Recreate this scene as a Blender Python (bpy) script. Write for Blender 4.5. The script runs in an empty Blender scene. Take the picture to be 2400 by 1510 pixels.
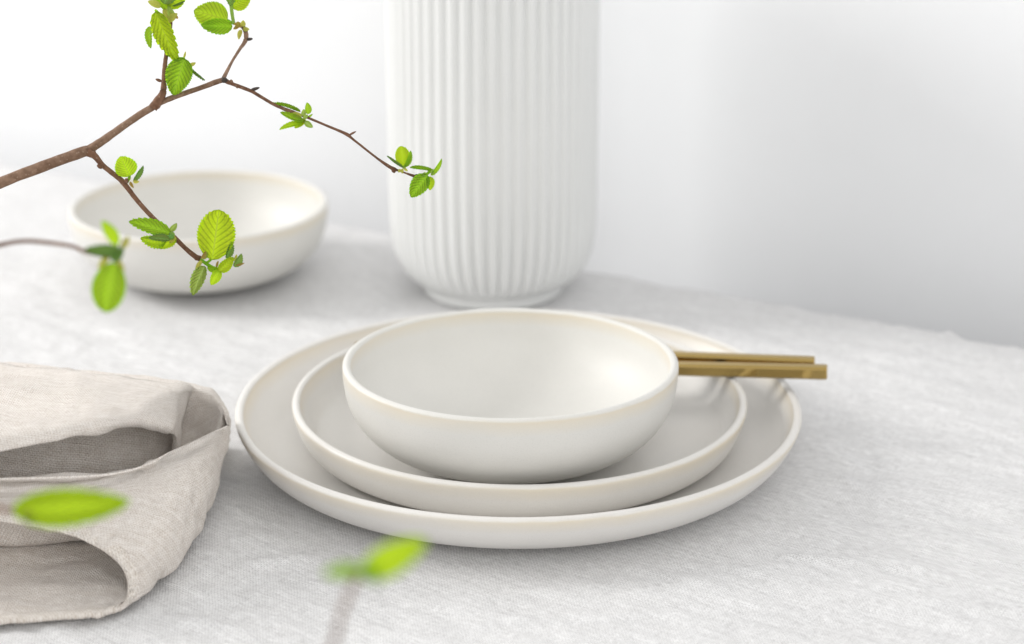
import bpy, bmesh, math, random
import numpy as np
from mathutils import Vector, Matrix, noise

random.seed(7)
S = bpy.context.scene
COL = S.collection

# ------------------------------------------------------------------ camera, world, light, exposure
CAM_H, CAM_Y, PITCH, FPX = 0.401, -0.9388, math.radians(19.54), 4800.0
cam = bpy.data.cameras.new('camera'); camo = bpy.data.objects.new('camera', cam); COL.objects.link(camo)
camo.location = (0, CAM_Y, CAM_H); camo.rotation_euler = (math.pi/2 - PITCH, 0, 0)
cam.sensor_fit = 'HORIZONTAL'; cam.sensor_width = 36.0; cam.lens = 36.0*FPX/2400.0
cam.clip_start = 0.02; cam.clip_end = 50
cam.dof.use_dof = True; cam.dof.focus_distance = 0.905; cam.dof.aperture_fstop = 5.8; cam.dof.aperture_blades = 0
S.camera = camo

w = bpy.data.worlds.new('World'); S.world = w; w.use_nodes = True
wb = w.node_tree.nodes['Background']; wb.inputs['Color'].default_value = (1.0, 0.998, 0.99, 1); wb.inputs['Strength'].default_value = 0.52

def area(name, loc, target, sx, sy, power, col):
    l = bpy.data.lights.new(name, 'AREA'); l.shape = 'RECTANGLE'; l.size = sx; l.size_y = sy; l.energy = power; l.color = col
    o = bpy.data.objects.new(name, l); COL.objects.link(o); o.location = loc
    o.rotation_euler = (Vector(target) - Vector(loc)).to_track_quat('-Z', 'Y').to_euler()
    return o
# the window to the left of the table
area('window_light', (-2.55, 0.52, 1.30), (0.0, 0.05, 0.05), 0.75, 0.95, 33.0, (1.0, 0.99, 0.975))
# broad, weak fill lamp added behind the camera to lift wall and dish fronts
area('fill_light', (0.35, -3.0, 1.6), (0.05, 0.1, 0.05), 2.2, 1.4, 17.0, (0.985, 0.995, 1.0))

S.view_settings.view_transform = 'Standard'; S.view_settings.look = 'None'
S.view_settings.exposure = 0.70; S.view_settings.gamma = 1.0; S.view_settings.use_curve_mapping = False
S.cycles.use_denoising = True; S.cycles.caustics_reflective = False; S.cycles.caustics_refractive = False
S.cycles.max_bounces = 10; S.cycles.diffuse_bounces = 4

# ------------------------------------------------------------------ helpers
CP, SP = math.cos(PITCH), math.sin(PITCH)
def pd(px, py, d):
    """measured point of the photograph (2400 px wide) at a given distance -> world position"""
    X = (px-1200)/FPX; U = (755-py)/FPX
    return Vector((X*d, (CP+U*SP)*d+CAM_Y, (U*CP-SP)*d+CAM_H))
def pz(px, py, z):
    """the same at a given height above the table"""
    U = (755-py)/FPX
    return pd(px, py, (z-CAM_H)/(U*CP-SP))

def link(name, me, mat=None, parent=None, smooth=True):
    o = bpy.data.objects.new(name, me); COL.objects.link(o)
    if mat: me.materials.append(mat)
    if smooth and len(me.polygons): me.polygons.foreach_set('use_smooth', [True]*len(me.polygons))
    if parent: o.parent = parent
    return o
def mesh(name, v, f):
    me = bpy.data.meshes.new(name); me.from_pydata([tuple(p) for p in v], [], f); me.update(); return me
def empty(name, loc, label, cat, group=None):
    o = bpy.data.objects.new(name, None); COL.objects.link(o); o.location = loc; o.empty_display_size = 0.02
    o['label'] = label; o['category'] = cat
    if group: o['group'] = group
    return o
def tag(o, label, cat, group=None):
    o['label'] = label; o['category'] = cat
    if group: o['group'] = group
def fbm(p, oct=3):
    return noise.fractal(p, 0.6, 2.0, oct)

def catmull(pts, n):
    """n samples per span through the points"""
    out = []
    P = [Vector(p) for p in pts]; m = len(P)
    for i in range(m-1):
        p0 = P[i-1] if i else P[0]*2-P[1]; p1 = P[i]; p2 = P[i+1]; p3 = P[i+2] if i+2 < m else P[-1]*2-P[-2]
        for k in range(n):
            t = k/n
            out.append(0.5*((2*p1)+(p2-p0)*t+(2*p0-5*p1+4*p2-p3)*t*t+(3*p1-p0-3*p2+p3)*t**3))
    out.append(P[-1].copy())
    return out

# ------------------------------------------------------------------ materials
def new_mat(name):
    m = bpy.data.materials.new(name); m.use_nodes = True
    nt = m.node_tree; b = nt.nodes['Principled BSDF']
    return m, nt, b
def N(nt, t, **k):
    n = nt.nodes.new(t)
    for a, v in k.items():
        if a.startswith('i_'): n.inputs[a[2:].replace('_', ' ')].default_value = v
        else: setattr(n, a, v)
    return n
def L(nt, a, b): nt.links.new(a, b)
def mathn(nt, op, a, b=None, c=None):
    n = nt.nodes.new('ShaderNodeMath'); n.operation = op
    for i, x in enumerate((a, b, c)):
        if x is None: continue
        if isinstance(x, (int, float)): n.inputs[i].default_value = x
        else: nt.links.new(x, n.inputs[i])
    return n.outputs[0]
def ramp(nt, fac, stops):
    r = nt.nodes.new('ShaderNodeValToRGB')
    el = r.color_ramp.elements
    el[0].position, el[0].color = stops[0][0], (*stops[0][1], 1)
    el[1].position, el[1].color = stops[-1][0], (*stops[-1][1], 1)
    for p, c in stops[1:-1]:
        e = el.new(p); e.color = (*c, 1)
    nt.links.new(fac, r.inputs[0]); return r.outputs[0]
def mixc(nt, fac, a, b, mode='MIX'):
    n = nt.nodes.new('ShaderNodeMix'); n.data_type = 'RGBA'; n.blend_type = mode
    for s, x in ((0, fac), (6, a), (7, b)):
        if isinstance(x, (int, float)): n.inputs[s].default_value = x
        elif isinstance(x, tuple): n.inputs[s].default_value = (*x, 1)
        else: nt.links.new(x, n.inputs[s])
    return n.outputs[2]

def glaze_mat(name, base, rim_z, tint=(0.70, 0.62, 0.48), rough=0.46):
    """satin stoneware glaze; the glaze thins to a buff line just below the lip"""
    m, nt, b = new_mat(name)
    tc = N(nt, 'ShaderNodeTexCoord')
    sep = N(nt, 'ShaderNodeSeparateXYZ'); L(nt, tc.outputs['Object'], sep.inputs[0])
    n1 = N(nt, 'ShaderNodeTexNoise', i_Scale=55.0, i_Detail=4.0); L(nt, tc.outputs['Object'], n1.inputs['Vector'])
    n2 = N(nt, 'ShaderNodeTexNoise', i_Scale=1400.0, i_Detail=2.0); L(nt, tc.outputs['Object'], n2.inputs['Vector'])
    n3 = N(nt, 'ShaderNodeTexNoise', i_Scale=14.0, i_Detail=3.0); L(nt, tc.outputs['Object'], n3.inputs['Vector'])
    wob = mathn(nt, 'MULTIPLY_ADD', mathn(nt, 'SUBTRACT', n1.outputs[0], 0.5), 0.0022, sep.outputs[2])
    d = mathn(nt, 'SUBTRACT', rim_z, wob)                        # distance below the lip
    g = ramp(nt, mathn(nt, 'DIVIDE', d, 0.02), [(0.0, (0, 0, 0)), (0.04, (0.10,)*3), (0.09, (0.9,)*3), (0.16, (0.65,)*3), (0.42, (0, 0, 0))])
    amt = mathn(nt, 'MULTIPLY', g, mathn(nt, 'MULTIPLY_ADD', n3.outputs[0], 1.2, 0.10))
    mott = mixc(nt, n1.outputs[0], tuple(c*0.965 for c in base), tuple(min(1, c*1.03) for c in base))
    spk = ramp(nt, n2.outputs[0], [(0.0, (0.95,)*3), (0.33, (0.965,)*3), (0.5, (1,)*3)])
    c = mixc(nt, 1.0, mott, spk, 'MULTIPLY')
    c = mixc(nt, amt, c, tint)
    L(nt, c, b.inputs['Base Color'])
    L(nt, mathn(nt, 'MULTIPLY_ADD', n1.outputs[0], 0.10, rough-0.05), b.inputs['Roughness'])
    b.inputs['Specular IOR Level'].default_value = 0.30
    bp = N(nt, 'ShaderNodeBump', i_Strength=0.10, i_Distance=0.0004); L(nt, n2.outputs[0], bp.inputs['Height'])
    bp2 = N(nt, 'ShaderNodeBump', i_Strength=0.12, i_Distance=0.001); L(nt, n1.outputs[0], bp2.inputs['Height']); L(nt, bp.outputs[0], bp2.inputs['Normal'])
    L(nt, bp2.outputs[0], b.inputs['Normal'])
    return m

def linen_mat(name, col_a, col_b, pitch, rot, coord, bump=1.0, fleck=0.5):
    """plain-weave linen: real thread spacing, slubs, odd darker threads"""
    m, nt, b = new_mat(name)
    tc = N(nt, 'ShaderNodeTexCoord')
    mp = N(nt, 'ShaderNodeMapping'); mp.inputs['Rotation'].default_value = (0, 0, rot)
    L(nt, tc.outputs[coord], mp.inputs['Vector'])
    nz = N(nt, 'ShaderNodeTexNoise', i_Scale=60.0, i_Detail=2.0); L(nt, mp.outputs[0], nz.inputs['Vector'])
    vadd = N(nt, 'ShaderNodeVectorMath', operation='MULTIPLY_ADD')
    L(nt, nz.outputs['Color'], vadd.inputs[0]); vadd.inputs[1].default_value = (0.0022, 0.0022, 0); L(nt, mp.outputs[0], vadd.inputs[2])
    sep = N(nt, 'ShaderNodeSeparateXYZ'); L(nt, vadd.outputs[0], sep.inputs[0])
    k = 2*math.pi/pitch
    sx = mathn(nt, 'SINE', mathn(nt, 'MULTIPLY', sep.outputs[0], k)); sy = mathn(nt, 'SINE', mathn(nt, 'MULTIPLY', sep.outputs[1], k))
    hx = mathn(nt, 'SINE', mathn(nt, 'MULTIPLY', sep.outputs[0], k/2)); hy = mathn(nt, 'SINE', mathn(nt, 'MULTIPLY', sep.outputs[1], k/2))
    weave = mathn(nt, 'ADD', mathn(nt, 'MULTIPLY', mathn(nt, 'ADD', sx, sy), 0.3), mathn(nt, 'MULTIPLY', mathn(nt, 'MULTIPLY', hx, hy), 0.5))
    def slub(sc):
        q = N(nt, 'ShaderNodeMapping'); q.inputs['Scale'].default_value = sc; L(nt, mp.outputs[0], q.inputs['Vector'])
        n = N(nt, 'ShaderNodeTexNoise', i_Scale=1.0, i_Detail=3.0, i_Roughness=0.6); L(nt, q.outputs[0], n.inputs['Vector'])
        return n.outputs[0]
    s1 = slub((160, 1300, 1)); s2 = slub((1300, 160, 1)); s3 = slub((40, 420, 1))
    big = slub((16, 16, 16))
    streak = mathn(nt, 'ADD', mathn(nt, 'ADD', mathn(nt, 'MULTIPLY', s1, 0.42), mathn(nt, 'MULTIPLY', s2, 0.34)), mathn(nt, 'MULTIPLY', s3, 0.24))
    fac = mathn(nt, 'ADD', mathn(nt, 'MULTIPLY', weave, 0.40), mathn(nt, 'MULTIPLY_ADD', mathn(nt, 'SUBTRACT', streak, 0.5), 2.4, 0.62))
    fac = mathn(nt, 'ADD', fac, mathn(nt, 'MULTIPLY', mathn(nt, 'SUBTRACT', big, 0.5), 0.22))
    c = mixc(nt, fac, col_a, col_b)
    nt.nodes[c.node.name].clamp_factor = True
    fl = slub((260, 900, 1)); flm = ramp(nt, fl, [(0.0, (0, 0, 0)), (0.70, (0, 0, 0)), (0.78, (1, 1, 1))])
    c = mixc(nt, mathn(nt, 'MULTIPLY', flm, fleck), c, (0.44, 0.36, 0.27))
    L(nt, c, b.inputs['Base Color'])
    b.inputs['Roughness'].default_value = 0.92; b.inputs['Specular IOR Level'].default_value = 0.12
    b.inputs['Sheen Weight'].default_value = 0.12; b.inputs['Sheen Roughness'].default_value = 0.5
    hgt = mathn(nt, 'ADD', mathn(nt, 'MULTIPLY', weave, 0.5), mathn(nt, 'MULTIPLY', streak, 1.6))
    bp = N(nt, 'ShaderNodeBump', i_Strength=0.8*bump, i_Distance=0.0006); L(nt, hgt, bp.inputs['Height'])
    cr = slub((90, 160, 60)); bp2 = N(nt, 'ShaderNodeBump', i_Strength=0.30*bump, i_Distance=0.0020)
    L(nt, cr, bp2.inputs['Height']); L(nt, bp.outputs[0], bp2.inputs['Normal'])
    L(nt, bp2.outputs[0], b.inputs['Normal'])
    return m

WALL_ANG = math.atan2(-0.071, 0.120)                      # the table edge and the wall run at this heading
M_plate = glaze_mat('glaze_plate', (0.735, 0.715, 0.685), 0.0270, rough=0.35)
M_mid = glaze_mat('glaze_small_plate', (0.72, 0.70, 0.668), 0.0245, rough=0.345)
M_bowl = glaze_mat('glaze_bowl', (0.70, 0.688, 0.655), 0.0470)
M_cloth = linen_mat('linen_cloth', (0.44, 0.43, 0.425), (0.93, 0.925, 0.925), 0.00088, -WALL_ANG+0.12, 'Object', 0.9, 0.22)
M_napkin = linen_mat('linen_napkin', (0.52, 0.445, 0.38), (0.88, 0.835, 0.79), 0.00085, 0.25, 'UV', 0.9, 0.30)
M_hem = linen_mat('linen_hem', (0.50, 0.425, 0.355), (0.86, 0.81, 0.755), 0.00085, 0.25, 'Object', 1.0, 0.25)

def plain(name, col, rough, metal=0.0, nscale=None, namp=0.1, bump=0.0, spec=0.5):
    m, nt, b = new_mat(name)
    b.inputs['Roughness'].default_value = rough; b.inputs['Metallic'].default_value = metal; b.inputs['Specular IOR Level'].default_value = spec
    b.inputs['Base Color'].default_value = (*col, 1)
    if nscale:
        tc = N(nt, 'ShaderNodeTexCoord'); n = N(nt, 'ShaderNodeTexNoise', i_Scale=nscale, i_Detail=4.0); L(nt, tc.outputs['Object'], n.inputs['Vector'])
        c = mixc(nt, n.outputs[0], tuple(x*(1-namp) for x in col), tuple(min(1, x*(1+namp)) for x in col)); L(nt, c, b.inputs['Base Color'])
        if bump:
            bp = N(nt, 'ShaderNodeBump', i_Strength=bump, i_Distance=0.001); L(nt, n.outputs[0], bp.inputs['Height']); L(nt, bp.outputs[0], b.inputs['Normal'])
    return m
M_wall = plain('painted_wall', (0.83, 0.835, 0.845), 0.75, nscale=30, namp=0.012, bump=0.05, spec=0.2)
M_wood = plain('table_wood', (0.45, 0.36, 0.27), 0.6, nscale=12, namp=0.15)
M_vase = plain('vase_porcelain', (0.76, 0.765, 0.755), 0.38, nscale=40, namp=0.012, bump=0.03, spec=0.45)

# brushed brass
M_brass, nt, b = new_mat('brass')
tc = N(nt, 'ShaderNodeTexCoord'); mp = N(nt, 'ShaderNodeMapping'); mp.inputs['Scale'].default_value = (40, 1500, 1500); L(nt, tc.outputs['Object'], mp.inputs[0])
n = N(nt, 'ShaderNodeTexNoise', i_Scale=1.0, i_Detail=3.0); L(nt, mp.outputs[0], n.inputs['Vector'])
L(nt, mixc(nt, n.outputs[0], (0.40, 0.275, 0.09), (0.55, 0.40, 0.15)), b.inputs['Base Color'])
b.inputs['Metallic'].default_value = 1.0
L(nt, mathn(nt, 'MULTIPLY_ADD', n.outputs[0], 0.05, 0.07), b.inputs['Roughness'])

# bark
def bark_mat(name, a, c2):
    m, nt, b = new_mat(name)
    tc = N(nt, 'ShaderNodeTexCoord'); n = N(nt, 'ShaderNodeTexNoise', i_Scale=420.0, i_Detail=5.0); L(nt, tc.outputs['Object'], n.inputs['Vector'])
    n2 = N(nt, 'ShaderNodeTexNoise', i_Scale=60.0, i_Detail=2.0); L(nt, tc.outputs['Object'], n2.inputs['Vector'])
    v = N(nt, 'ShaderNodeTexVoronoi', i_Scale=520.0); L(nt, tc.outputs['Object'], v.inputs['Vector'])
    c = mixc(nt, mathn(nt, 'MULTIPLY_ADD', mathn(nt, 'SUBTRACT', n.outputs[0], 0.5), 1.6, n2.outputs[0]), a, c2)
    len_ = ramp(nt, v.outputs['Distance'], [(0.0, (1, 1, 1)), (0.16, (1, 1, 1)), (0.22, (0, 0, 0))])
    c = mixc(nt, mathn(nt, 'MULTIPLY', len_, 0.35), c, (0.42, 0.32, 0.24))
    L(nt, c, b.inputs['Base Color']); b.inputs['Roughness'].default_value = 0.7; b.inputs['Specular IOR Level'].default_value = 0.25
    bp = N(nt, 'ShaderNodeBump', i_Strength=0.6, i_Distance=0.0008); L(nt, n.outputs[0], bp.inputs['Height']); L(nt, bp.outputs[0], b.inputs['Normal'])
    return m
M_bark = bark_mat('bark_grey_brown', (0.12, 0.064, 0.036), (0.29, 0.185, 0.125))
M_bark2 = bark_mat('bark_red_brown', (0.085, 0.038, 0.020), (0.23, 0.12, 0.07))
M_bud_dark = plain('bud_dark', (0.035, 0.022, 0.015), 0.6, nscale=300, namp=0.4)

def leaf_mat(name, base, vein, trans, under=0.0, tw=0.50):
    m, nt, b = new_mat(name)
    uv = N(nt, 'ShaderNodeUVMap'); sep = N(nt, 'ShaderNodeSeparateXYZ'); L(nt, uv.outputs[0], sep.inputs[0])
    u, v = sep.outputs[0], sep.outputs[1]
    av = mathn(nt, 'ABSOLUTE', mathn(nt, 'MULTIPLY_ADD', v, 2.0, -1.0))
    mid = ramp(nt, av, [(0.0, (1, 1, 1)), (0.025, (1, 1, 1)), (0.06, (0, 0, 0))])
    ph = mathn(nt, 'FRACT', mathn(nt, 'MULTIPLY', mathn(nt, 'SUBTRACT', u, mathn(nt, 'MULTIPLY', av, 0.34)), 8.0))
    side = ramp(nt, mathn(nt, 'ABSOLUTE', mathn(nt, 'SUBTRACT', ph, 0.5)), [(0.0, (1, 1, 1)), (0.07, (0.8,)*3), (0.20, (0, 0, 0))])
    tc = N(nt, 'ShaderNodeTexCoord'); n = N(nt, 'ShaderNodeTexNoise', i_Scale=160.0, i_Detail=3.0); L(nt, tc.outputs['Object'], n.inputs['Vector'])
    vo = N(nt, 'ShaderNodeTexVoronoi', i_Scale=1300.0); vo.feature = 'DISTANCE_TO_EDGE'; L(nt, tc.outputs['Object'], vo.inputs['Vector'])
    c = mixc(nt, n.outputs[0], tuple(x*0.8 for x in base), tuple(min(1, x*1.15) for x in base))
    oi = N(nt, 'ShaderNodeObjectInfo'); hs = N(nt, 'ShaderNodeHueSaturation')
    L(nt, mathn(nt, 'MULTIPLY_ADD', oi.outputs['Random'], 0.028, 0.503), hs.inputs['Hue']); L(nt, mathn(nt, 'MULTIPLY_ADD', mathn(nt, 'FRACT', mathn(nt, 'MULTIPLY', oi.outputs['Random'], 7.3)), 0.45, 0.80), hs.inputs['Value'])
    edge = ramp(nt, mathn(nt, 'ADD', av, mathn(nt, 'MULTIPLY', n.outputs[0], 0.35)), [(0.0, (0, 0, 0)), (1.08, (0, 0, 0)), (1.22, (1, 1, 1))])
    L(nt, mixc(nt, mathn(nt, 'MULTIPLY', edge, 0.5), c, (0.40, 0.34, 0.07)), hs.inputs['Color']); c = hs.outputs[0]
    c = mixc(nt, mathn(nt, 'MULTIPLY', side, 0.42), c, tuple(x*0.45 for x in base))
    vfac = mathn(nt, 'MULTIPLY', mid, 0.8)
    c = mixc(nt, vfac, c, vein)
    sfac = mathn(nt, 'MAXIMUM', vfac, mathn(nt, 'MULTIPLY', side, 0.9))
    L(nt, c, b.inputs['Base Color']); b.inputs['Roughness'].default_value = 0.5; b.inputs['Specular IOR Level'].default_value = 0.22
    bp = N(nt, 'ShaderNodeBump', i_Strength=0.35, i_Distance=0.0004); L(nt, vo.outputs[0], bp.inputs['Height']); L(nt, bp.outputs[0], b.inputs['Normal'])
    tr = N(nt, 'ShaderNodeBsdfTranslucent'); L(nt, mixc(nt, sfac, trans, tuple(x*0.55 for x in trans)), tr.inputs['Color'])
    mx = N(nt, 'ShaderNodeMixShader'); mx.inputs[0].default_value = tw
    L(nt, b.outputs[0], mx.inputs[1]); L(nt, tr.outputs[0], mx.inputs[2]); L(nt, mx.outputs[0], nt.nodes['Material Output'].inputs['Surface'])
    return m
LEAF = {
    'bright': leaf_mat('leaf_bright', (0.46, 0.72, 0.015), (0.48, 0.62, 0.09), (0.76, 0.95, 0.012)),
    'mid':    leaf_mat('leaf_mid', (0.28, 0.54, 0.020), (0.40, 0.60, 0.07), (0.56, 0.86, 0.02)),
    'dark':   leaf_mat('leaf_downy', (0.145, 0.30, 0.055), (0.30, 0.44, 0.15), (0.24, 0.44, 0.06), tw=0.25),
    'pale':   leaf_mat('leaf_pale', (0.40, 0.55, 0.12), (0.62, 0.70, 0.36), (0.50, 0.68, 0.12)),
    'lime':   leaf_mat('leaf_lime', (0.40, 0.58, 0.02), (0.45, 0.58, 0.05), (0.66, 0.86, 0.02)),
    'scale':  leaf_mat('bud_scale', (0.50, 0.48, 0.10), (0.55, 0.45, 0.12), (0.62, 0.60, 0.10)),
    'rust':   leaf_mat('bud_scale_rusty', (0.38, 0.22, 0.06), (0.30, 0.12, 0.05), (0.45, 0.25, 0.06), tw=0.25),
}

# ------------------------------------------------------------------ setting: wall, table top
e1 = Vector((math.cos(WALL_ANG), math.sin(WALL_ANG), 0)); e2 = Vector((-e1.y, e1.x, 0))   # along the edge / towards the wall
EDGE = 0.2805; WALL_D = 0.337
def quad_box(name, c, ex, ey, ez, mat):
    v = [c + e1*(sx*ex) + e2*(sy*ey) + Vector((0, 0, sz*ez)) for sz in (-1, 1) for sy in (-1, 1) for sx in (-1, 1)]
    f = [(0, 2, 3, 1), (4, 5, 7, 6), (0, 1, 5, 4), (2, 6, 7, 3), (0, 4, 6, 2), (1, 3, 7, 5)]
    return link(name, mesh(name, v, f), mat, smooth=False)
o = quad_box('wall', e2*(WALL_D+0.05) + Vector((0, 0, 0.35)), 2.6, 0.05, 1.25, M_wall); o['kind'] = 'structure'
o = quad_box('tabletop', e2*((EDGE-0.004-1.3)/2) + Vector((0, 0, -0.0165)), 1.05, (EDGE-0.004+1.3)/2, 0.0125, M_wood); o['kind'] = 'structure'

# ------------------------------------------------------------------ table cloth
def cloth_height(p):
    x, y = p.x, p.y
    q = e1.dot(p); r = e2.dot(p)
    h = 0.0014*fbm(Vector((q*9, r*16, 0.3)), 3) + 0.0015*fbm(Vector((q*20, r*70, 2.1)), 3) + 0.0007*fbm(Vector((q*110, r*70, 5.1)), 2)
    # long shallow pulls running out from the plates and the napkin
    for (ax, ay, bx, by, amp, wd) in CREASES:
        dx, dy = bx-ax, by-ay; ln = math.hypot(dx, dy); t = ((x-ax)*dx+(y-ay)*dy)/(ln*ln)
        if -0.2 < t < 1.2:
            dd = ((x-ax)*dy-(y-ay)*dx)/ln/0.65
            if abs(dd) < wd*4:
                h += 2.0*amp*math.exp(-(dd/wd)**2)*math.exp(-((t-0.5)/0.38)**4)
    # flat under the plates, the bowl and the vase
    for (cx, cy, rr) in ((0.003, 0, 0.122), (-0.1935, 0.277, 0.06), (-0.0114, 0.253, 0.046)):
        d = math.hypot(x-cx, y-cy)
        k = min(1.0, max(0.0, (d-rr)/0.05)); k = k*k*(3-2*k)
        h = h*k - 0.0012*(1-k)
    return 0.0042*math.tanh(h/0.0042)
def T(px, py): p = pz(px, py, 0); return (p.x, p.y)
CREASES = [(*T(1860, 1040), *T(2050, 1110), 0.0012, 0.004), (*T(1880, 1075), *T(2080, 1180), 0.0010, 0.003), (*T(1900, 1010), *T(2250, 1090), 0.0010, 0.006),
           (*T(560, 1130), *T(760, 1180), 0.0012, 0.004), (*T(500, 1180), *T(660, 1240), 0.0011, 0.0025), (*T(540, 1160), *T(690, 1160), 0.0009, 0.003),
           (*T(560, 1060), *T(640, 1140), 0.0010, 0.004), (*T(2080, 850), *T(2330, 740), 0.0016, 0.005), (*T(1650, 780), *T(2300, 930), 0.0010, 0.008),
           (*T(200, 790), *T(600, 760), 0.0012, 0.008), (*T(1350, 1300), *T(1750, 1390), 0.0008, 0.006), (*T(950, 1470), *T(1600, 1440), 0.0008, 0.008),
           (*T(1750, 1290), *T(2250, 1340), 0.0008, 0.004), (*T(520, 1330), *T(780, 1300), 0.0009, 0.007), (*T(400, 1440), *T(620, 1500), 0.0008, 0.004)]
qs = np.concatenate([np.linspace(-1.0, -0.45, 30)[:-1], np.arange(-0.45, 0.45, 0.0030), np.linspace(0.45, 1.0, 30)])
rs = np.concatenate([np.linspace(-1.2, -0.34, 40)[:-1], np.arange(-0.34, EDGE-0.012, 0.0030)])
V = []; prof = [(float(r), 0.0, True) for r in rs]
R0 = 0.010
for a in np.linspace(0, math.pi/2, 8): prof.append((EDGE-R0+R0*math.sin(a), -R0+R0*math.cos(a), a < 1.2))
for d in np.linspace(0.02, 0.26, 14): prof.append((EDGE+0.004*math.sin(d*40), -R0-d, False))
for q in qs:
    for (r, z, onb) in prof:
        p = e1*float(q)+e2*r
        hz = cloth_height(p) if onb else 0.0
        if not onb: p = p + e2*(0.006*(-z)*4*math.sin(q*26))
        V.append((p.x, p.y, z+hz))
nr = len(prof); F = [(i*nr+j, (i+1)*nr+j, (i+1)*nr+j+1, i*nr+j+1) for i in range(len(qs)-1) for j in range(nr-1)]
o = link('tablecloth', mesh('tablecloth', V, F), M_cloth)
tag(o, 'pale grey white linen cloth spread over the whole table under the dishes', 'tablecloth')

# ------------------------------------------------------------------ lathe
def lathe(name, prof, seg, mat, parent, sub=4, wob=0.0, closed_axis=True):
    pts = catmull([(r, 0, z) for r, z in prof], sub)
    pts = [(max(p.x, 0), p.z) for p in pts]
    V, F = [], []
    for k in range(seg):
        a = 2*math.pi*k/seg
        for i, (r, z) in enumerate(pts):
            rr = r*(1+wob*math.sin(2*a+0.7)+wob*0.5*math.sin(3*a))
            zz = z + wob*0.06*math.sin(2*a+2.0)*(r/0.1)
            V.append((rr*math.cos(a), rr*math.sin(a), zz))
    m = len(pts)
    for k in range(seg):
        k2 = (k+1) % seg
        for i in range(m-1):
            F.append((k*m+i, k2*m+i, k2*m+i+1, k*m+i+1))
    me = mesh(name, V, F)
    bm = bmesh.new(); bm.from_mesh(me); bmesh.ops.remove_doubles(bm, verts=bm.verts, dist=1e-6); bmesh.ops.recalc_face_normals(bm, faces=bm.faces); bm.to_mesh(me); bm.free()
    return link(name, me, mat, parent)

def dish(R, h, base_r, foot, fz, floor, th, shape):
    """profile from the axis underneath: foot ring, recess, wall, round lip and back to the axis inside"""
    out = [(0, 0.0022), (foot-0.0060, 0.0022), (foot-0.0045, 0.0004), (foot-0.0022, 0.0), (foot-0.0004, 0.0004), (foot+0.0004, fz*0.7), (base_r-0.003, fz*0.96), (base_r, fz)]
    for t, s in shape: out.append((base_r+(R-base_r)*t, fz+(h-fz)*s))
    out += [(R, h-0.0022), (R-0.0005, h-0.0007), (R-0.5*th, h), (R-th+0.0004, h-0.0007), (R-th, h-0.0022)]
    for t, s in reversed(shape):
        out.append((base_r+(R-base_r)*t - th*1.02, floor+(h-floor)*s))
    out += [(base_r*0.90, floor+0.0002), (base_r*0.6, floor), (0, floor)]
    return out
WALLS = [(0.34, 0.08), (0.62, 0.24), (0.82, 0.48), (0.95, 0.75)]
P_plate = dish(0.1386, 0.0270, 0.1110, 0.1030, 0.0026, 0.0066, 0.0042, WALLS)
P_mid = dish(0.1113, 0.0245, 0.0965, 0.0880, 0.0022, 0.0062, 0.0040, WALLS)
P_bowl = dish(0.0793, 0.0470, 0.0420, 0.0370, 0.0030, 0.0066, 0.0040, [(0.33, 0.07), (0.60, 0.19), (0.81, 0.37), (0.94, 0.58), (0.99, 0.80)])

e = empty('dinner_plate', (0.0031, 0, 0.0), 'large cream stoneware plate at the bottom of the stack, resting on the linen', 'plate')
lathe('plate_body', P_plate, 160, M_plate, e, wob=0.0008)
Z2 = 0.0067
e = empty('side_plate', (0.0037, -0.0022, Z2), 'medium cream stoneware plate between the large plate and the bowl', 'plate')
lathe('plate_body', P_mid, 160, M_mid, e, wob=0.0006)
Z3 = Z2+0.0063
e = empty('stacked_bowl', (-0.0007, -0.0330, Z3+0.0006), 'shallow cream stoneware bowl on top of the two stacked plates', 'bowl')
lathe('bowl_body', P_bowl, 160, M_bowl, e, wob=0.0008)
e.rotation_euler = (math.radians(-1.0), 0, 0)
BB = (-0.1935, 0.279)
e = empty('empty_bowl', (BB[0], BB[1], 0.0), 'shallow cream bowl standing alone on the cloth behind the green branch', 'bowl')
lathe('bowl_body', P_bowl, 128, M_bowl, e, wob=0.0005)

# ------------------------------------------------------------------ fluted vase
VX, VY = -0.0114, 0.253
NF = 50; SEG = NF*10
def vase_mesh():
    R = 0.0628
    prof = [(0.0440, 0.0085), (0.0480, 0.0095), (0.0530, 0.0130), (0.0575, 0.0195), (0.0605, 0.0280), (0.0622, 0.0390), (0.0627, 0.0520)]
    prof += [(R, z) for z in (0.075, 0.12, 0.155, 0.180, 0.200)] + [(0.0620, 0.211), (0.0595, 0.218), (0.0565, 0.222), (0.0545, 0.227), (0.0545, 0.237)]
    pts = [(p.x, p.z) for p in catmull([(r, 0, z) for r, z in prof], 4)]
    V = []
    for k in range(SEG):
        a = 2*math.pi*k/SEG; ph = (k % 10)/10
        s = abs(math.sin(math.pi*ph))
        rib = (s**0.5) - 1.0                                   # round ribs, narrow grooves
        for (r, z) in pts:
            fade = min(1, max(0, (z-0.0090)/0.008))*min(1, max(0, (0.222-z)/0.01))
            V.append(((r+0.0038*rib*fade)*math.cos(a), (r+0.0038*rib*fade)*math.sin(a), z))
    m = len(pts); F = []
    for k in range(SEG):
        k2 = (k+1) % SEG
        F += [(k*m+i, k2*m+i, k2*m+i+1, k*m+i+1) for i in range(m-1)]
    return mesh('body', V, F)
vase = empty('fluted_vase', (VX, VY, 0.0), 'tall white porcelain vase with vertical ribs standing on a narrow foot', 'vase')
link('body', vase_mesh(), M_vase, vase)
lathe('foot', [(0, 0.003), (0.036, 0.003), (0.0385, 0.0), (0.0415, 0.0), (0.0425, 0.0012), (0.0424, 0.0030), (0.0415, 0.0065), (0.0425, 0.0080), (0.0441, 0.0086)], 96, M_vase, vase)
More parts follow.
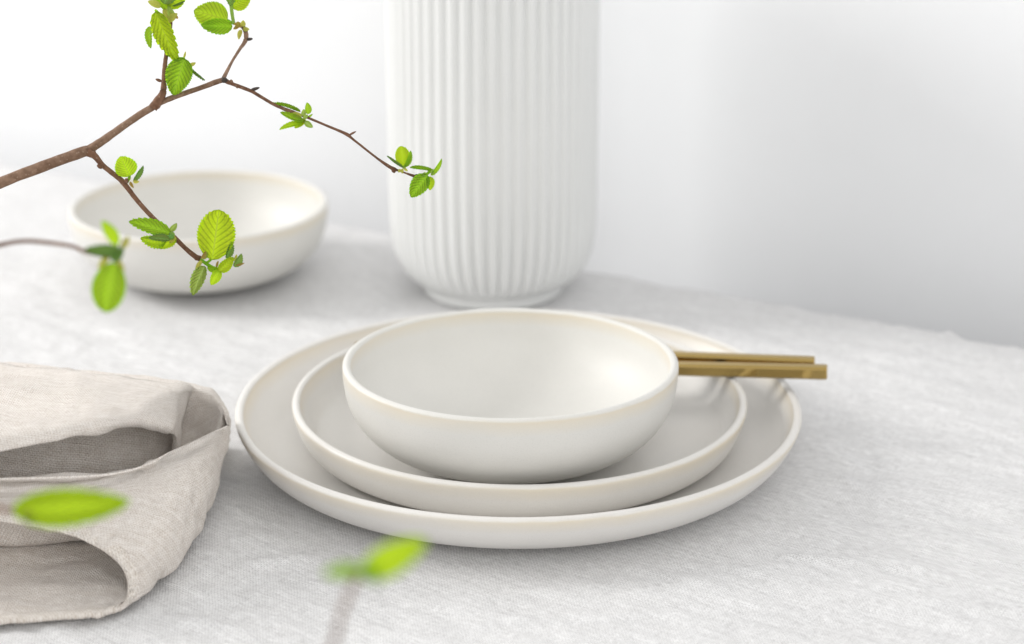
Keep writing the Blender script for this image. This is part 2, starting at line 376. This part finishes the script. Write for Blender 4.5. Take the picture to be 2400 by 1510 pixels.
lathe('lip', [(0.0546, 0.236), (0.0552, 0.2395), (0.0540, 0.242), (0.0522, 0.2405), (0.0515, 0.230), (0.058, 0.207), (0.060, 0.17), (0.060, 0.05), (0.045, 0.012), (0, 0.010)], 96, M_vase, vase)

# ------------------------------------------------------------------ chopsticks: thick end out to the right, thin end inside the small plate behind the bowl
def chopstick(tip, end, label, wide=0.0068, thin=0.0036):
    tip, end = Vector(tip), Vector(end); ax = end-tip; ln = ax.length; ax.normalize()
    side = Vector((0, 0, 1)).cross(ax).normalized(); up = ax.cross(side)
    root = empty('chopstick', tip, label, 'chopstick', 'brass chopsticks')
    root.rotation_euler = Matrix((ax, side, up)).transposed().to_euler()
    def ring(x, s, bev):
        h = s/2; q = h-bev; out = []
        for cx, cy, a0 in ((q, q, 0), (-q, q, 90), (-q, -q, 180), (q, -q, 270)):
            for k in range(2):
                a = math.radians(a0+90*k); out.append((x, cx+bev*math.cos(a), cy+bev*math.sin(a)))
        return out
    xs = [(0, thin-0.0012), (0.0006, thin-0.0003), (0.0016, thin), (ln*0.3, thin+(wide-thin)*0.42), (ln*0.6, wide*0.94), (ln-0.0012, wide), (ln-0.0004, wide-0.0003)]
    V, F = [], []
    for x, s in xs: V += ring(x, s, min(0.0014, s*0.26))
    m = 8
    for i in range(len(xs)-1): F += [(i*m+k, i*m+(k+1) % m, (i+1)*m+(k+1) % m, (i+1)*m+k) for k in range(m)]
    F.append(tuple(reversed(range(m))))
    link('shaft', mesh('shaft', V, F), M_brass, root, smooth=False)
    V, F = ring(ln-0.0004, wide-0.0003, 0.0014) + ring(ln, wide-0.0010, 0.0012), []
    F += [(k, (k+1) % m, m+(k+1) % m, m+k) for k in range(m)] + [tuple(m+k for k in range(m))]
    me = mesh('end_cap', V, F); link('end_cap', me, M_brass, root, smooth=False)
    return root
chopstick((-0.078, 0.061, 0.0245), (0.1566, 0.0112, 0.0375), 'brass chopstick lying in front of its pair, its square end reaching further out')
chopstick((-0.082, 0.0655, 0.0315), (0.1525, 0.0262, 0.0362), 'brass chopstick lying behind its pair, mostly hidden, its end set further back')

# ------------------------------------------------------------------ linen napkin
def spline_grid(rows, nu, nv):
    rows = [list(r)+[r[-1]+Vector((-.022, 0, -.35*(r[-1].z-.004))), Vector((r[-1].x-.040, r[-1].y, .004))] for r in rows]  # added off-frame drop at the left, keeps light out of the hollow fold
    R = [catmull(r, nu) for r in rows]
    C = []
    for j in range(len(R[0])): C.append(catmull([r[j] for r in R], nv))
    return C                                                # C[j][i]
NV, NFc, NUV = [], [], []
def add_grid(C, uv0, us, vs, gather=0.0, seam=None):
    base = len(NV); nj, ni = len(C), len(C[0])
    au = [0.0]; av = [0.0]
    for j in range(1, nj): au.append(au[-1]+sum((C[j][i]-C[j-1][i]).length for i in range(0, ni, 3))/len(range(0, ni, 3)))
    for i in range(1, ni): av.append(av[-1]+sum((C[j][i]-C[j][i-1]).length for j in range(0, nj, 3))/len(range(0, nj, 3)))
    for j in range(nj):
        for i in range(ni):
            p = C[j][i]; q = p*1.0
            w = 0.00035*fbm(Vector((p.x*150, p.y*90, p.z*120)), 3) + 0.0016*fbm(Vector((p.x*40, p.y*40+5, p.z*40)), 3)
            w += gather*(noise.noise(Vector((j*0.42, 1.7, i*0.03)))+0.5*noise.noise(Vector((j*0.95, 4.7, i*0.05))))*math.exp(-i/11)
            if seam == 'end': w *= min(1, (ni-1-i)/8)
            if seam == 'start': w *= min(1, i/8)
            nx = C[min(j+1, nj-1)][i]-C[max(j-1, 0)][i]; ny = C[j][min(i+1, ni-1)]-C[j][max(i-1, 0)]
            n = nx.cross(ny)
            if n.length > 1e-12: q = p + n.normalized()*w
            q.z = max(q.z, 0.0032)
            NV.append(q); NUV.append((uv0[0]+au[j], uv0[1]+av[i]))
    for j in range(nj-1):
        for i in range(ni-1):
            a = base+j*ni+i; NFc.append((a, a+1, a+ni+1, a+ni))
def rowz(*pts): return [pz(*p) for p in pts]
HEM = rowz((-190, 1470, .004), (193, 1444, .004), (250, 1436, .004), (288, 1418, .0045), (303, 1385, .008), (296, 1342, .015), (270, 1308, .021), (215, 1272, .026), (120, 1240, .029), (-190, 1190, .031))
front_rows = [HEM,
    rowz((-190, 1440, .004), (193, 1410, .004), (280, 1408, .004), (335, 1392, .0045), (350, 1362, .009), (345, 1312, .019), (315, 1268, .026), (250, 1232, .031), (130, 1206, .033), (-190, 1172, .034)),
    rowz((-190, 1380, .004), (193, 1350, .004), (340, 1345, .004), (412, 1320, .005), (428, 1285, .012), (418, 1232, .024), (382, 1190, .033), (300, 1162, .038), (150, 1165, .039), (-190, 1165, .038)),
    rowz((-190, 1300, .004), (193, 1290, .004), (370, 1270, .004), (468, 1228, .006), (488, 1182, .015), (482, 1130, .028), (445, 1095, .038), (350, 1108, .042), (180, 1140, .043), (-190, 1160, .041)),
    rowz((-190, 1230, .004), (193, 1220, .004), (400, 1190, .004), (500, 1130, .008), (523, 1085, .019), (526, 1040, .033), (495, 1034, .041), (400, 1072, .0445), (240, 1112, .045), (-190, 1140, .043)),
]
lip_px = [(529, 1050, .023), (537, 1003, .036), (517, 1006, .0415), (410, 1055, .0455), (255, 1112, .0465), (-190, 1134, .0475)]
LIP = rowz(*lip_px)
front_rows.append(rowz((-190, 1190, .004), (193, 1180, .004), (420, 1140, .004))[:3] + [pz(512, 1085, .010)] + [LIP[0], LIP[1], LIP[2], LIP[3], LIP[4], LIP[5]])
add_grid(spline_grid(front_rows, 12, 16), (0, 0), 0.0014, 0.0017, 0.0017, 'end')
def sh(P, dy, z=None, dz=0.0, dx=0.0):
    return [Vector((p.x+dx, p.y+dy, (z if z is not None else p.z+dz))) for p in P]
tip = pz(537, 1000, .036)
inner = [LIP]
r = sh(LIP, .006, dz=-.006); r[0] = tip.copy(); r[1] = tip+Vector((.0, .001, .0004)); inner.append(r)
r = sh(LIP, .013, dz=-.024); r[0] = tip.copy(); r[1] = tip+Vector((-.001, .002, -.001)); r[2] = LIP[2]+Vector((-.002, .006, -.010)); inner.append(r)
r = sh(LIP, .030, z=.006); r[0] = tip.copy(); r[1] = tip+Vector((-.0015, .004, -.001)); r[2] = LIP[2]+Vector((-.003, .012, -.012)); r[3] = LIP[3]+Vector((-.002, .02, -.028)); inner.append(r)
BACK = rowz((537, 998, .0365), (534, 975, .042), (517, 942, .049), (470, 912, .0555), (330, 893, .057), (-190, 850, .053))
mid_b = [(a*0.42+b*0.58) for a, b in zip(inner[-1], BACK)]
for k in range(3, 6): mid_b[k] = mid_b[k] + Vector((0, .018, -.010))
inner.append(mid_b)
inner.append(sh(BACK, -.001, dz=-.004))
inner.append(BACK)
def back(dy, dz, sx): return [Vector((p.x-sx*max(0, 1-k/3), p.y+dy, max(.004, p.z+dz))) for k, p in enumerate(BACK)]
inner.append(back(.010, -.003, .002)); inner.append(back(.024, -.015, .009)); inner.append(back(.038, -.036, .018)); inner.append(back(.062, -.06, .022))
add_grid(spline_grid(inner, 12, 8), (0.2, 0.2), 0.0022, 0.0020, 0.0, 'start')
flap = [
    rowz((452, 911, .0555), (432, 905, .0575), (380, 898, .0590), (270, 880, .0590), (120, 862, .0580), (-190, 846, .0550)),
    rowz((434, 922, .0555), (414, 925, .0605), (360, 922, .0650), (250, 908, .0670), (110, 900, .0670), (-190, 888, .0650)),
    rowz((420, 962, .0510), (408, 958, .0590), (345, 952, .0665), (235, 955, .0690), (100, 962, .0690), (-190, 965, .0680)),
    rowz((413, 1004, .0450), (402, 996, .0545), (335, 984, .0640), (225, 990, .0675), (85, 1008, .0680), (-190, 1048, .0680)),
    rowz((410, 1034, .0390), (396, 1014, .0500), (325, 998, .0600), (215, 1014, .0630), (70, 1040, .0640), (-190, 1084, .0640)),
]
last = flap[-1]
flap.append([p+Vector((-.0010, .004, -.0016)) for k, p in enumerate(last)])
flap.append([p+Vector((-.0015, .012, -.0006)) for k, p in enumerate(last)])
flap.append([p+Vector((-.0030, .022, .000)) for k, p in enumerate(last)])
flap.append([p+Vector((-.0035, .034, -.006)) for k, p in enumerate(last)])
flap.append([Vector((p.x-.004, p.y+.040, .018)) for k, p in enumerate(last)])
curt = [(0.001, .004, -.003), (0, .006, -.006), (-.001, .008, -.014), (-.002, .009, -.020), (-.003, .009, -.024)]
for k, r in enumerate(flap):                                # its right end turns down into the fold
    d = curt[min(k, 4)]; p = r[0]
    r.insert(0, Vector((p.x+d[0], p.y+d[1]*(1 if k < 5 else 0.2), max(.008, p.z+d[2]))))
add_grid(spline_grid(flap, 10, 6), (0.5, 0.1), 0.0022, 0.0022)
nap = empty('linen_napkin', pz(100, 1250, 0), 'loosely folded beige linen napkin with an open fold lying beside the plates', 'napkin')
me = mesh('fabric', [p-nap.location for p in NV], NFc)
uvl = me.uv_layers.new(name='UVMap')
for lp in me.loops: uvl.data[lp.index].uv = NUV[lp.vertex_index]
o = link('fabric', me, M_napkin, nap)
md = o.modifiers.new('thickness', 'SOLIDIFY'); md.thickness = 0.0009; md.offset = 0
# stitched hem along the open end
hp = catmull(HEM, 14); V, F = [], []
for i, p in enumerate(hp):
    t = (hp[min(i+1, len(hp)-1)]-hp[max(i-1, 0)]).normalized()
    inn = catmull(front_rows[1], 14)[i]-p; inn = inn.normalized(); nn = t.cross(inn).normalized()
    wv = 0.0009*noise.noise(Vector((i*0.31, 3, 0)))+0.0005*noise.noise(Vector((i*0.9, 7, 0)))
    for (a, bb) in ((-0.0008, 0.0), (-0.0004, 0.0012), (0.0018, 0.0013), (0.0042, 0.0012), (0.0052, 0.0006), (0.0052, -0.0006), (0.0042, -0.0012), (0.0018, -0.0013), (-0.0004, -0.0012)):
        q = p+inn*a+nn*(bb+wv*(0.4 if a > 0.004 else 1)); q.z = max(q.z, 0.0022); V.append(q-nap.location)
m = 9
for i in range(len(hp)-1): F += [(i*m+k, i*m+(k+1) % m, (i+1)*m+(k+1) % m, (i+1)*m+k) for k in range(m)]
link('hem', mesh('hem', V, F), M_hem, nap)

# ------------------------------------------------------------------ budding branches
def tube(name, pts, mat, parent, n=6, seg=10, knots=(), rough=0.08):
    """pts: (Vector, radius)"""
    P = catmull([p for p, r in pts], n); Rr = catmull([(r, 0, 0) for p, r in pts], n)
    org = parent.location if parent else Vector()
    V, F = [], []; up = Vector((0.13, 0.31, 0.94))
    for i, p in enumerate(P):
        t = (P[min(i+1, len(P)-1)]-P[max(i-1, 0)]).normalized()
        a = t.cross(up).normalized(); bb = t.cross(a)
        for k in range(seg):
            an = 2*math.pi*k/seg; d = a*math.cos(an)+bb*math.sin(an)
            r = Rr[i].x*(1+rough*fbm((p+d*0.002)*500, 2))
            V.append(p+d*r-org)
    for i in range(len(P)-1): F += [(i*seg+k, i*seg+(k+1) % seg, (i+1)*seg+(k+1) % seg, (i+1)*seg+k) for k in range(seg)]
    F.append(tuple(range(seg))); F.append(tuple(reversed(range((len(P)-1)*seg, len(P)*seg))))
    return link(name, mesh(name, V, F), mat, parent)
def knob(name, p, r, ax, mat, parent, ln=1.6):
    org = root_of(parent).location
    V, F = [], []; ax = ax.normalized(); a = ax.orthogonal().normalized(); bb = ax.cross(a); seg, rg = 8, 6
    for i in range(rg+1):
        th = math.pi*i/rg; rr = math.sin(th)*r*(1.0-0.35*(1-math.cos(th))/2); hh = (1-math.cos(th))*0.5*r*2*ln - r*0.6
        for k in range(seg):
            an = 2*math.pi*k/seg; V.append(p+ax*hh+(a*math.cos(an)+bb*math.sin(an))*(rr+1e-6)*(1+0.15*noise.noise(Vector((i, k, r*1e5))))-org)
    for i in range(rg): F += [(i*seg+k, i*seg+(k+1) % seg, (i+1)*seg+(k+1) % seg, (i+1)*seg+k) for k in range(seg)]
    return link(name, mesh(name, V, F), mat, parent)
def root_of(o):
    while o.parent: o = o.parent
    return o
rnd = random.Random(3)
def leaf(base, tip, width, roll, mat, parent, fold=0.25, curl=0.15, name='leaf', blunt=0.5, pleat=1.0, stalk=0.0):
    """a young pleated leaf: base and tip in world space, saw edge, side veins pressed into pleats"""
    org = root_of(parent).location
    ax = tip-base; ln = ax.length; ax.normalize()
    view = (Vector((0, CAM_Y, CAM_H))-base).normalized()
    n0 = (view-ax*view.dot(ax)).normalized(); s0 = ax.cross(n0)
    cr, sr = math.cos(roll), math.sin(roll)
    nrm = n0*cr+s0*sr; sd = ax.cross(nrm)
    nu, nv = 34, 7; V, F, UV = [], [], []
    jit = rnd.random()*10; asym = 1+0.12*(rnd.random()-0.5)
    for i in range(nu+1):
        u = i/nu
        wv = ((math.sin(math.pi*(u**(1.0 if blunt > 0.55 else 0.80))))**(0.52 if blunt > 0.55 else 0.62)*(1-0.10*u*(blunt < 0.55))) if 0 < u < 1 else 0.0
        wv *= width/2
        for j in range(-nv, nv+1):
            v = j/nv; av = abs(v)
            x = u; y = v*wv*(asym if v > 0 else 1/asym)
            if abs(j) == nv and 2 < i < nu-1:
                x += 0.018*(1 if i % 2 else -0.4); y *= 1.06 if i % 2 else 0.975
            ph = 8.0*(u-0.34*av)
            z = pleat*0.042*ln*math.cos(2*math.pi*ph)*min(1, av*2.2)*(0.4+0.6*min(1, wv/(width*0.35+1e-9)))*-1
            z += fold*av*wv*1.0 - curl*ln*(u-0.0)**2 + curl*0.35*ln*u
            z += 0.05*ln*noise.noise(Vector((u*2.2+jit, v*1.4, 0.5)))*(u)
            V.append(base+ax*(x*ln)+sd*y+nrm*z-org); UV.append((u, (v+1)/2))
    m = 2*nv+1
    for i in range(nu):
        for j in range(m-1): F.append((i*m+j, i*m+j+1, (i+1)*m+j+1, (i+1)*m+j))
    me = mesh(name, V, F); uvl = me.uv_layers.new(name='UVMap')
    for lp in me.loops: uvl.data[lp.index].uv = UV[lp.vertex_index]
    o = link(name, me, LEAF[mat] if isinstance(mat, str) else mat, parent)
    return o
def petiole(a, b2, r, parent, mat='mid'):
    org = root_of(parent)
    pts = [(a, r), (a*0.5+b2*0.5+Vector((0, 0, -r)), r*0.9), (b2, r*0.75)]
    P = catmull([p for p, q in pts], 4); V, F = [], []; seg = 6
    for i, p in enumerate(P):
        t = (P[min(i+1, len(P)-1)]-P[max(i-1, 0)]).normalized(); aa = t.cross(Vector((.2, .9, .3))).normalized(); bb = t.cross(aa)
        for k in range(seg):
            an = 2*math.pi*k/seg; V.append(p+(aa*math.cos(an)+bb*math.sin(an))*r-org.location)
    for i in range(len(P)-1): F += [(i*seg+k, i*seg+(k+1) % seg, (i+1)*seg+(k+1) % seg, (i+1)*seg+k) for k in range(seg)]
    me = mesh('leaf_stalk', V, F); me.uv_layers.new(name='UVMap')
    return link('leaf_stalk', me, LEAF[mat], parent)
def LV(twig, D, bx, by, tx, ty, wpx, roll, mat, fold=0.25, curl=0.15, dt=0.0, **k):
    """leaf given by measured base and tip; dt brings the tip nearer (-) or further (+)"""
    return leaf(pd(bx, by, D), pd(tx, ty, D+dt), wpx*D/FPX, math.radians(roll), mat, twig, fold, curl, **k)
def TW(parent, D, pts, mat, name='twig', **k):
    return tube(name, [(pd(p[0], p[1], p[3] if len(p) > 3 else D), p[2]*0.5*D/FPX) for p in pts], mat, parent, **k)
def SC(twig, D, x, y, tx, ty, wpx, mat='scale', roll=20):
    return LV(twig, D, x, y, tx, ty, wpx, roll, mat, fold=0.6, curl=0.35, name='bud_scale', pleat=0.2)

A = empty('budding_branch', (-0.50, -0.05, 0.004), 'brown budding branch with fresh green leaves reaching over the bowls from the side', 'branch')
D0 = 0.900
stem_pts = [(Vector((-0.50, -0.05, 0.004)), 0.0030), (Vector((-0.42, -0.055, 0.062)), 0.0029), (Vector((-0.30, -0.062, 0.122)), 0.0027), (pd(-60, 455, D0), 0.0025)]
stem_pts += [(pd(x, y, D0), wd*0.46*D0/FPX) for x, y, wd in ((80, 398, 28), (190, 358, 27), (216, 347, 23), (269, 310, 19), (322, 273, 18), (354, 254, 18), (373, 242, 15), (415, 225, 14), (468, 207, 13), (508, 192, 14), (527, 187, 13))]
ST = tube('main_stem', stem_pts, M_bark, A, seg=14, rough=0.10)
knob('bud', pd(524, 188, D0-.001), 0.0016, Vector((1, 0, 0)), M_bud_dark, ST, 0.9)
knob('node', pd(366, 249, D0-.001), 0.0022, Vector((.6, 0, 1)), M_bark, ST, 1.0)
knob('node', pd(209, 356, D0), 0.0028, Vector((1, 0, -.5)), M_bark2, ST, 0.9)
# twig hanging to the lower right
T1 = TW(A, D0-.004, [(206, 358, 20), (222, 366, 16), (240, 387, 13), (262, 405, 12.5), (282, 421, 13), (300, 442, 12), (315, 462, 11.5), (346, 498, 11), (380, 530, 10), (410, 558, 11), (432, 580, 11), (457, 601, 13), (470, 607, 14)], M_bark2)
D = D0-.006
for (x, y) in ((237, 392), (296, 426), (462, 607)): knob('bud', pd(x, y, D), 0.0012, Vector((rnd.uniform(-1, 1), -.3, .4)), M_bark2, T1, 1.2)
petiole(pd(297, 428, D), pd(304, 412, D), 0.0006, T1)
LV(T1, D, 304, 414, 282, 366, 55, 12, 'bright', .12, .10)
LV(T1, D, 313, 424, 337, 389, 17, 48, 'dark', .5, .05)
SC(T1, D, 305, 426, 312, 441, 8, 'rust'); SC(T1, D, 312, 424, 326, 427, 9, 'scale'); SC(T1, D, 298, 424, 306, 412, 9, 'scale')
LV(T1, D-.003, 400, 548, 301, 513, 40, 22, 'mid', .25, .22)
LV(T1, D-.006, 398, 563, 348, 556, 24, 40, 'dark', .5, .10)
LV(T1, D-.002, 388, 570, 327, 562, 32, -25, 'bright', .35, .25, pleat=1.8)
LV(T1, D, 398, 542, 415, 524, 15, 20, 'pale', .4, .1)
LV(T1, D, 412, 556, 372, 585, 26, -35, 'bright', .4, .2, pleat=1.6)
SC(T1, D-.004, 412, 555, 396, 570, 13, 'scale'); SC(T1, D-.004, 410, 552, 394, 548, 12, 'dark'); knob('bud', pd(405, 556, D-.004), 0.0013, Vector((-1, -.3, 0)), LEAF['dark'], T1, 1.4)
petiole(pd(480, 616, D), pd(497, 605, D), 0.0006, T1)
LV(T1, D-.002, 497, 610, 514, 491, 88, 4, 'bright', .06, .10, blunt=.6)
LV(T1, D-.004, 480, 624, 449, 692, 36, 20, 'pale', .45, .16, pleat=1.7)
LV(T1, D-.002, 514, 632, 495, 669, 26, -15, 'bright', .3, .15)
LV(T1, D-.003, 512, 636, 548, 604, 30, 20, 'bright', .35, .12)
LV(T1, D, 530, 606, 545, 566, 22, 40, 'dark', .5, .1)
LV(T1, D-.002, 548, 625, 568, 596, 22, 35, 'dark', .6, .15); SC(T1, D-.002, 552, 622, 573, 618, 6, 'rust'); SC(T1, D-.001, 548, 612, 556, 597, 8, 'scale')
LV(T1, D-.001, 486, 626, 520, 634, 20, 40, 'mid', .5, .05)
SC(T1, D-.004, 474, 612, 456, 634, 11, 'scale'); SC(T1, D-.004, 472, 606, 484, 590, 12, 'rust', 30); SC(T1, D-.003, 476, 608, 488, 592, 9, 'pale'); SC(T1, D, 512, 612, 506, 630, 6, 'rust')
petiole(pd(470, 609, D), pd(520, 634, D), 0.0008, T1)
# upright twig
D = D0-.002
U1 = TW(A, D, [(358, 254, 22), (368, 240, 22), (381, 220, 18), (384, 196, 13), (386, 159, 11), (391, 119, 10), (399, 66, 9.5), (399, 40, 10), (396, -20, 9), (392, -90, 8)], M_bark2)
knob('bud', pd(376, 190, D), 0.0009, Vector((-1, 0, .4)), M_bark2, U1)
LV(U1, D-.006, 364, 28, 413, 145, 52, 18, 'bright', .25, .12)
LV(U1, D+.002, 352, 62, 349, 113, 24, 45, 'mid', .4, .2)
LV(U1, D-.004, 432, 137, 406, 223, 64, 2, 'mid', .08, .12, pleat=1.5)
LV(U1, D, 442, 155, 479, 190, 13, 65, 'dark', .4, .05)
petiole(pd(390, 128, D), pd(432, 137, D-.004), 0.0006, U1); petiole(pd(396, 44, D), pd(364, 24, D-.006), 0.0006, U1); petiole(pd(392, 118, D), pd(444, 156, D), .0006, U1)
SC(U1, D-.002, 444, 152, 459, 148, 10, 'scale'); SC(U1, D-.002, 430, 136, 436, 121, 6, 'scale')
SC(U1, D-.004, 398, 54, 384, 18, 22, 'scale', 10); SC(U1, D-.005, 398, 52, 414, 30, 18, 'scale', -20); SC(U1, D-.006, 376, 18, 346, 0, 18, 'scale', 15)
SC(U1, D-.004, 400, 50, 398, 12, 20, 'pale', 30); SC(U1, D-.005, 413, 38, 417, 44, 8, 'rust')
LV(U1, D-.006, 385, 10, 402, -48, 44, 20, 'dark', .3, .1); LV(U1, D-.004, 404, 14, 433, 3, 9, 60, 'dark', .5, .05); LV(U1, D-.002, 400, 20, 436, -30, 34, 20, 'bright', .3, .15)
LV(U1, D-.002, 392, 22, 350, -30, 36, 30, 'mid', .3, .15)
# twig at the top
D = D0+.030
U2 = tube('twig', [(pd(523, 186, D0), .0010), (pd(542, 148, D0+.012), .00066), (pd(561, 117, D0+.022), .00072), (pd(574, 98, D), .0010), (pd(577, 82, D), .0011), (pd(572, 68, D), .0009), (pd(560, 58, D), .0007)], M_bark, A)
knob('bud', pd(581, 93, D), 0.0009, Vector((1, 0, .2)), M_bud_dark, U2); knob('bud', pd(576, 76, D), 0.0013, Vector((-.3, 0, 1)), M_bud_dark, U2)
LV(U2, D, 534, 47, 453, 24, 70, 8, 'lime', .1, .12)
LV(U2, D-.004, 545, 61, 470, 62, 42, -20, 'mid', .2, .15)
petiole(pd(560, 58, D), pd(534, 47, D), .0006, U2); petiole(pd(548, 56, D), pd(541, 10, D), .0009, U2, 'pale')
LV(U2, D, 542, 16, 588, -12, 44, 15, 'bright', .2, .15); LV(U2, D-.003, 540, 14, 530, -40, 30, 40, 'dark', .4, .1); LV(U2, D+.002, 545, 12, 566, -45, 40, 20, 'bright', .2, .1)
for a in ((566, 70, 558, 92, 12, 'scale'), (566, 64, 548, 54, 14, 'rust'), (570, 66, 584, 70, 12, 'scale'), (566, 62, 572, 48, 14, 'scale'), (562, 62, 556, 50, 10, 'scale'), (560, 64, 546, 68, 9, 'rust')): SC(U2, D-.002, *a)
# twig reaching to the right
D = D0+.004
R1 = TW(A, D, [(522, 186, 13), (535, 193, 11), (545, 197, 9), (587, 213, 8.5), (603, 222, 8), (638, 243, 7.5), (662, 254, 8), (681, 262, 10.5), (700, 268, 7), (726, 278, 6), (771, 297, 6), (800, 309, 7), (816, 317, 8.5), (824, 324, 6), (848, 343, 5.5), (881, 369, 5.5), (908, 388, 8), (924, 397, 9), (934, 400, 5), (951, 406, 4.5), (968, 412, 7), (982, 415, 6)], M_bark2, seg=9)
knob('bud', pd(590, 211, D), .0009, Vector((1, 0, .3)), M_bud_dark, R1, 2.4); knob('bud', pd(542, 193, D), .0011, Vector((0, -.2, 1)), M_bark, R1, .9); knob('bud', pd(556, 202, D), .0009, Vector((0, -.2, -1)), M_bark, R1, .9)
knob('bud', pd(820, 316, D), .0006, Vector((1, 0, .55)), M_bark2, R1, 3.0); knob('bud', pd(683, 263, D), .0011, Vector((1, 0, -.3)), M_bud_dark, R1, 1.2); knob('bud', pd(922, 399, D), .0012, Vector((.5, 0, -1)), M_bark2, R1, .9)
LV(R1, D, 704, 262, 636, 233, 14, 62, 'mid', .4, .22); LV(R1, D-.003, 712, 284, 656, 270, 22, 45, 'mid', .4, -.25); LV(R1, D-.002, 709, 290, 653, 297, 17, 40, 'bright', .4, .3)
LV(R1, D, 721, 268, 721, 240, 19, 30, 'mid', .4, .1); LV(R1, D-.003, 714, 285, 733, 299, 15, 10, 'pale', .4, .1); LV(R1, D, 720, 275, 733, 268, 8, 50, 'mid', .4, .1); LV(R1, D-.001, 716, 282, 690, 300, 20, 30, 'bright', .4, .1)
SC(R1, D-.002, 698, 271, 681, 270, 14, 'scale'); SC(R1, D-.002, 708, 272, 714, 256, 13, 'pale'); SC(R1, D-.002, 706, 276, 692, 262, 10, 'scale'); SC(R1, D-.003, 710, 278, 722, 270, 10, 'pale')
petiole(pd(697, 268, D), pd(714, 284, D-.002), .0009, R1, 'scale')
LV(R1, D-.002, 945, 394, 941, 342, 36, 14, 'bright', .2, .12, blunt=.6); LV(R1, D-.003, 949, 391, 965, 354, 20, 50, 'mid', .5, .1); LV(R1, D-.004, 945, 393, 905, 369, 11, 60, 'dark', .4, -.15)
for a in ((940, 398, 933, 404, 8, 'scale'), (944, 396, 942, 407, 8, 'scale'), (948, 394, 955, 402, 7, 'scale'), (944, 396, 952, 384, 8, 'pale')): SC(R1, D-.002, *a)
knob('bud', pd(974, 413, D), .0011, Vector((1, 0, .1)), M_bud_dark, R1, 1.3)
petiole(pd(982, 415, D), pd(1010, 400, D), .0007, R1)
LV(R1, D-.002, 1016, 402, 962, 387, 14, 60, 'mid', .4, .2); LV(R1, D-.003, 1010, 411, 1038, 374, 15, 50, 'mid', .5, .12)
LV(R1, D-.004, 1002, 410, 962, 462, 44, 8, 'mid', .15, .18, pleat=1.8); LV(R1, D-.003, 1004, 414, 1010, 446, 24, -30, 'bright', .4, .2); SC(R1, D-.004, 1010, 408, 1016, 396, 9, 'pale'); SC(R1, D-.004, 988, 414, 998, 404, 9, 'pale')

# the second branch, close to the lens
B = empty('foreground_branch', (-0.30, -0.42, 0.004), 'slender budding branch close to the lens, its green leaves out of focus', 'branch')
trunk = [(Vector((-0.30, -0.42, 0.004)), .0026), (pd(-330, 2050, .60), .0024), (pd(-240, 1650, .60), .0021), (pd(-190, 1230, .63), .0018), (pd(-160, 900, .68), .0015), (pd(-120, 640, .715), .0011), (pd(20, 570, .72), .0008), (pd(150, 574, .72), .0007), (pd(205, 592, .72), .0007), (pd(256, 602, .72), .0007)]
BS = tube('main_stem', trunk, M_bark2, B, n=10)
D = .72
LV(BS, D, 268, 615, 246, 733, 78, 6, 'mid', .12, .1, blunt=.6); LV(BS, D, 274, 575, 240, 516, 34, 25, 'bright', .3, .1); LV(BS, D-.002, 286, 592, 200, 590, 36, 35, 'dark', .4, -.15)
LV(BS, D, 284, 582, 302, 553, 18, 30, 'scale', .4, .1); SC(BS, D, 256, 602, 228, 630, 18, 'scale'); SC(BS, D, 276, 606, 290, 636, 14, 'scale'); SC(BS, D, 262, 600, 282, 588, 22, 'dark'); LV(BS, D-.001, 262, 612, 290, 580, 26, 20, 'dark', .4, .1)
petiole(pd(256, 602, D), pd(274, 575, D), .0007, BS)
D = .61
K1 = tube('twig', [(pd(-190, 1230, .63), .0010), (pd(-60, 1190, .62), .0008), (pd(30, 1196, D), .0007)], M_bark2, B)
LV(K1, D, 30, 1196, 304, 1178, 92, 6, 'bright', .15, .06); SC(K1, D, 60, 1192, 80, 1230, 24, 'scale')
D = .505
L1 = tube('twig', [(pd(-240, 1650, .60), .0012), (pd(200, 1800, .55), .0009), (pd(640, 1700, .515), .0008), (pd(770, 1530, D), .0007), (pd(800, 1440, D), .0007), (pd(832, 1365, D), .0007), (pd(852, 1342, D), .0007)], M_bark2, B)
LV(L1, D, 850, 1348, 1000, 1268, 78, 4, 'bright', .15, .08); LV(L1, D, 852, 1336, 758, 1352, 44, 35, 'mid', .4, -.2); LV(L1, D-.002, 872, 1335, 890, 1378, 20, 40, 'dark', .4, .1); SC(L1, D, 850, 1345, 826, 1352, 22, 'rust'); SC(L1, D, 842, 1342, 886, 1330, 44, 'mid')
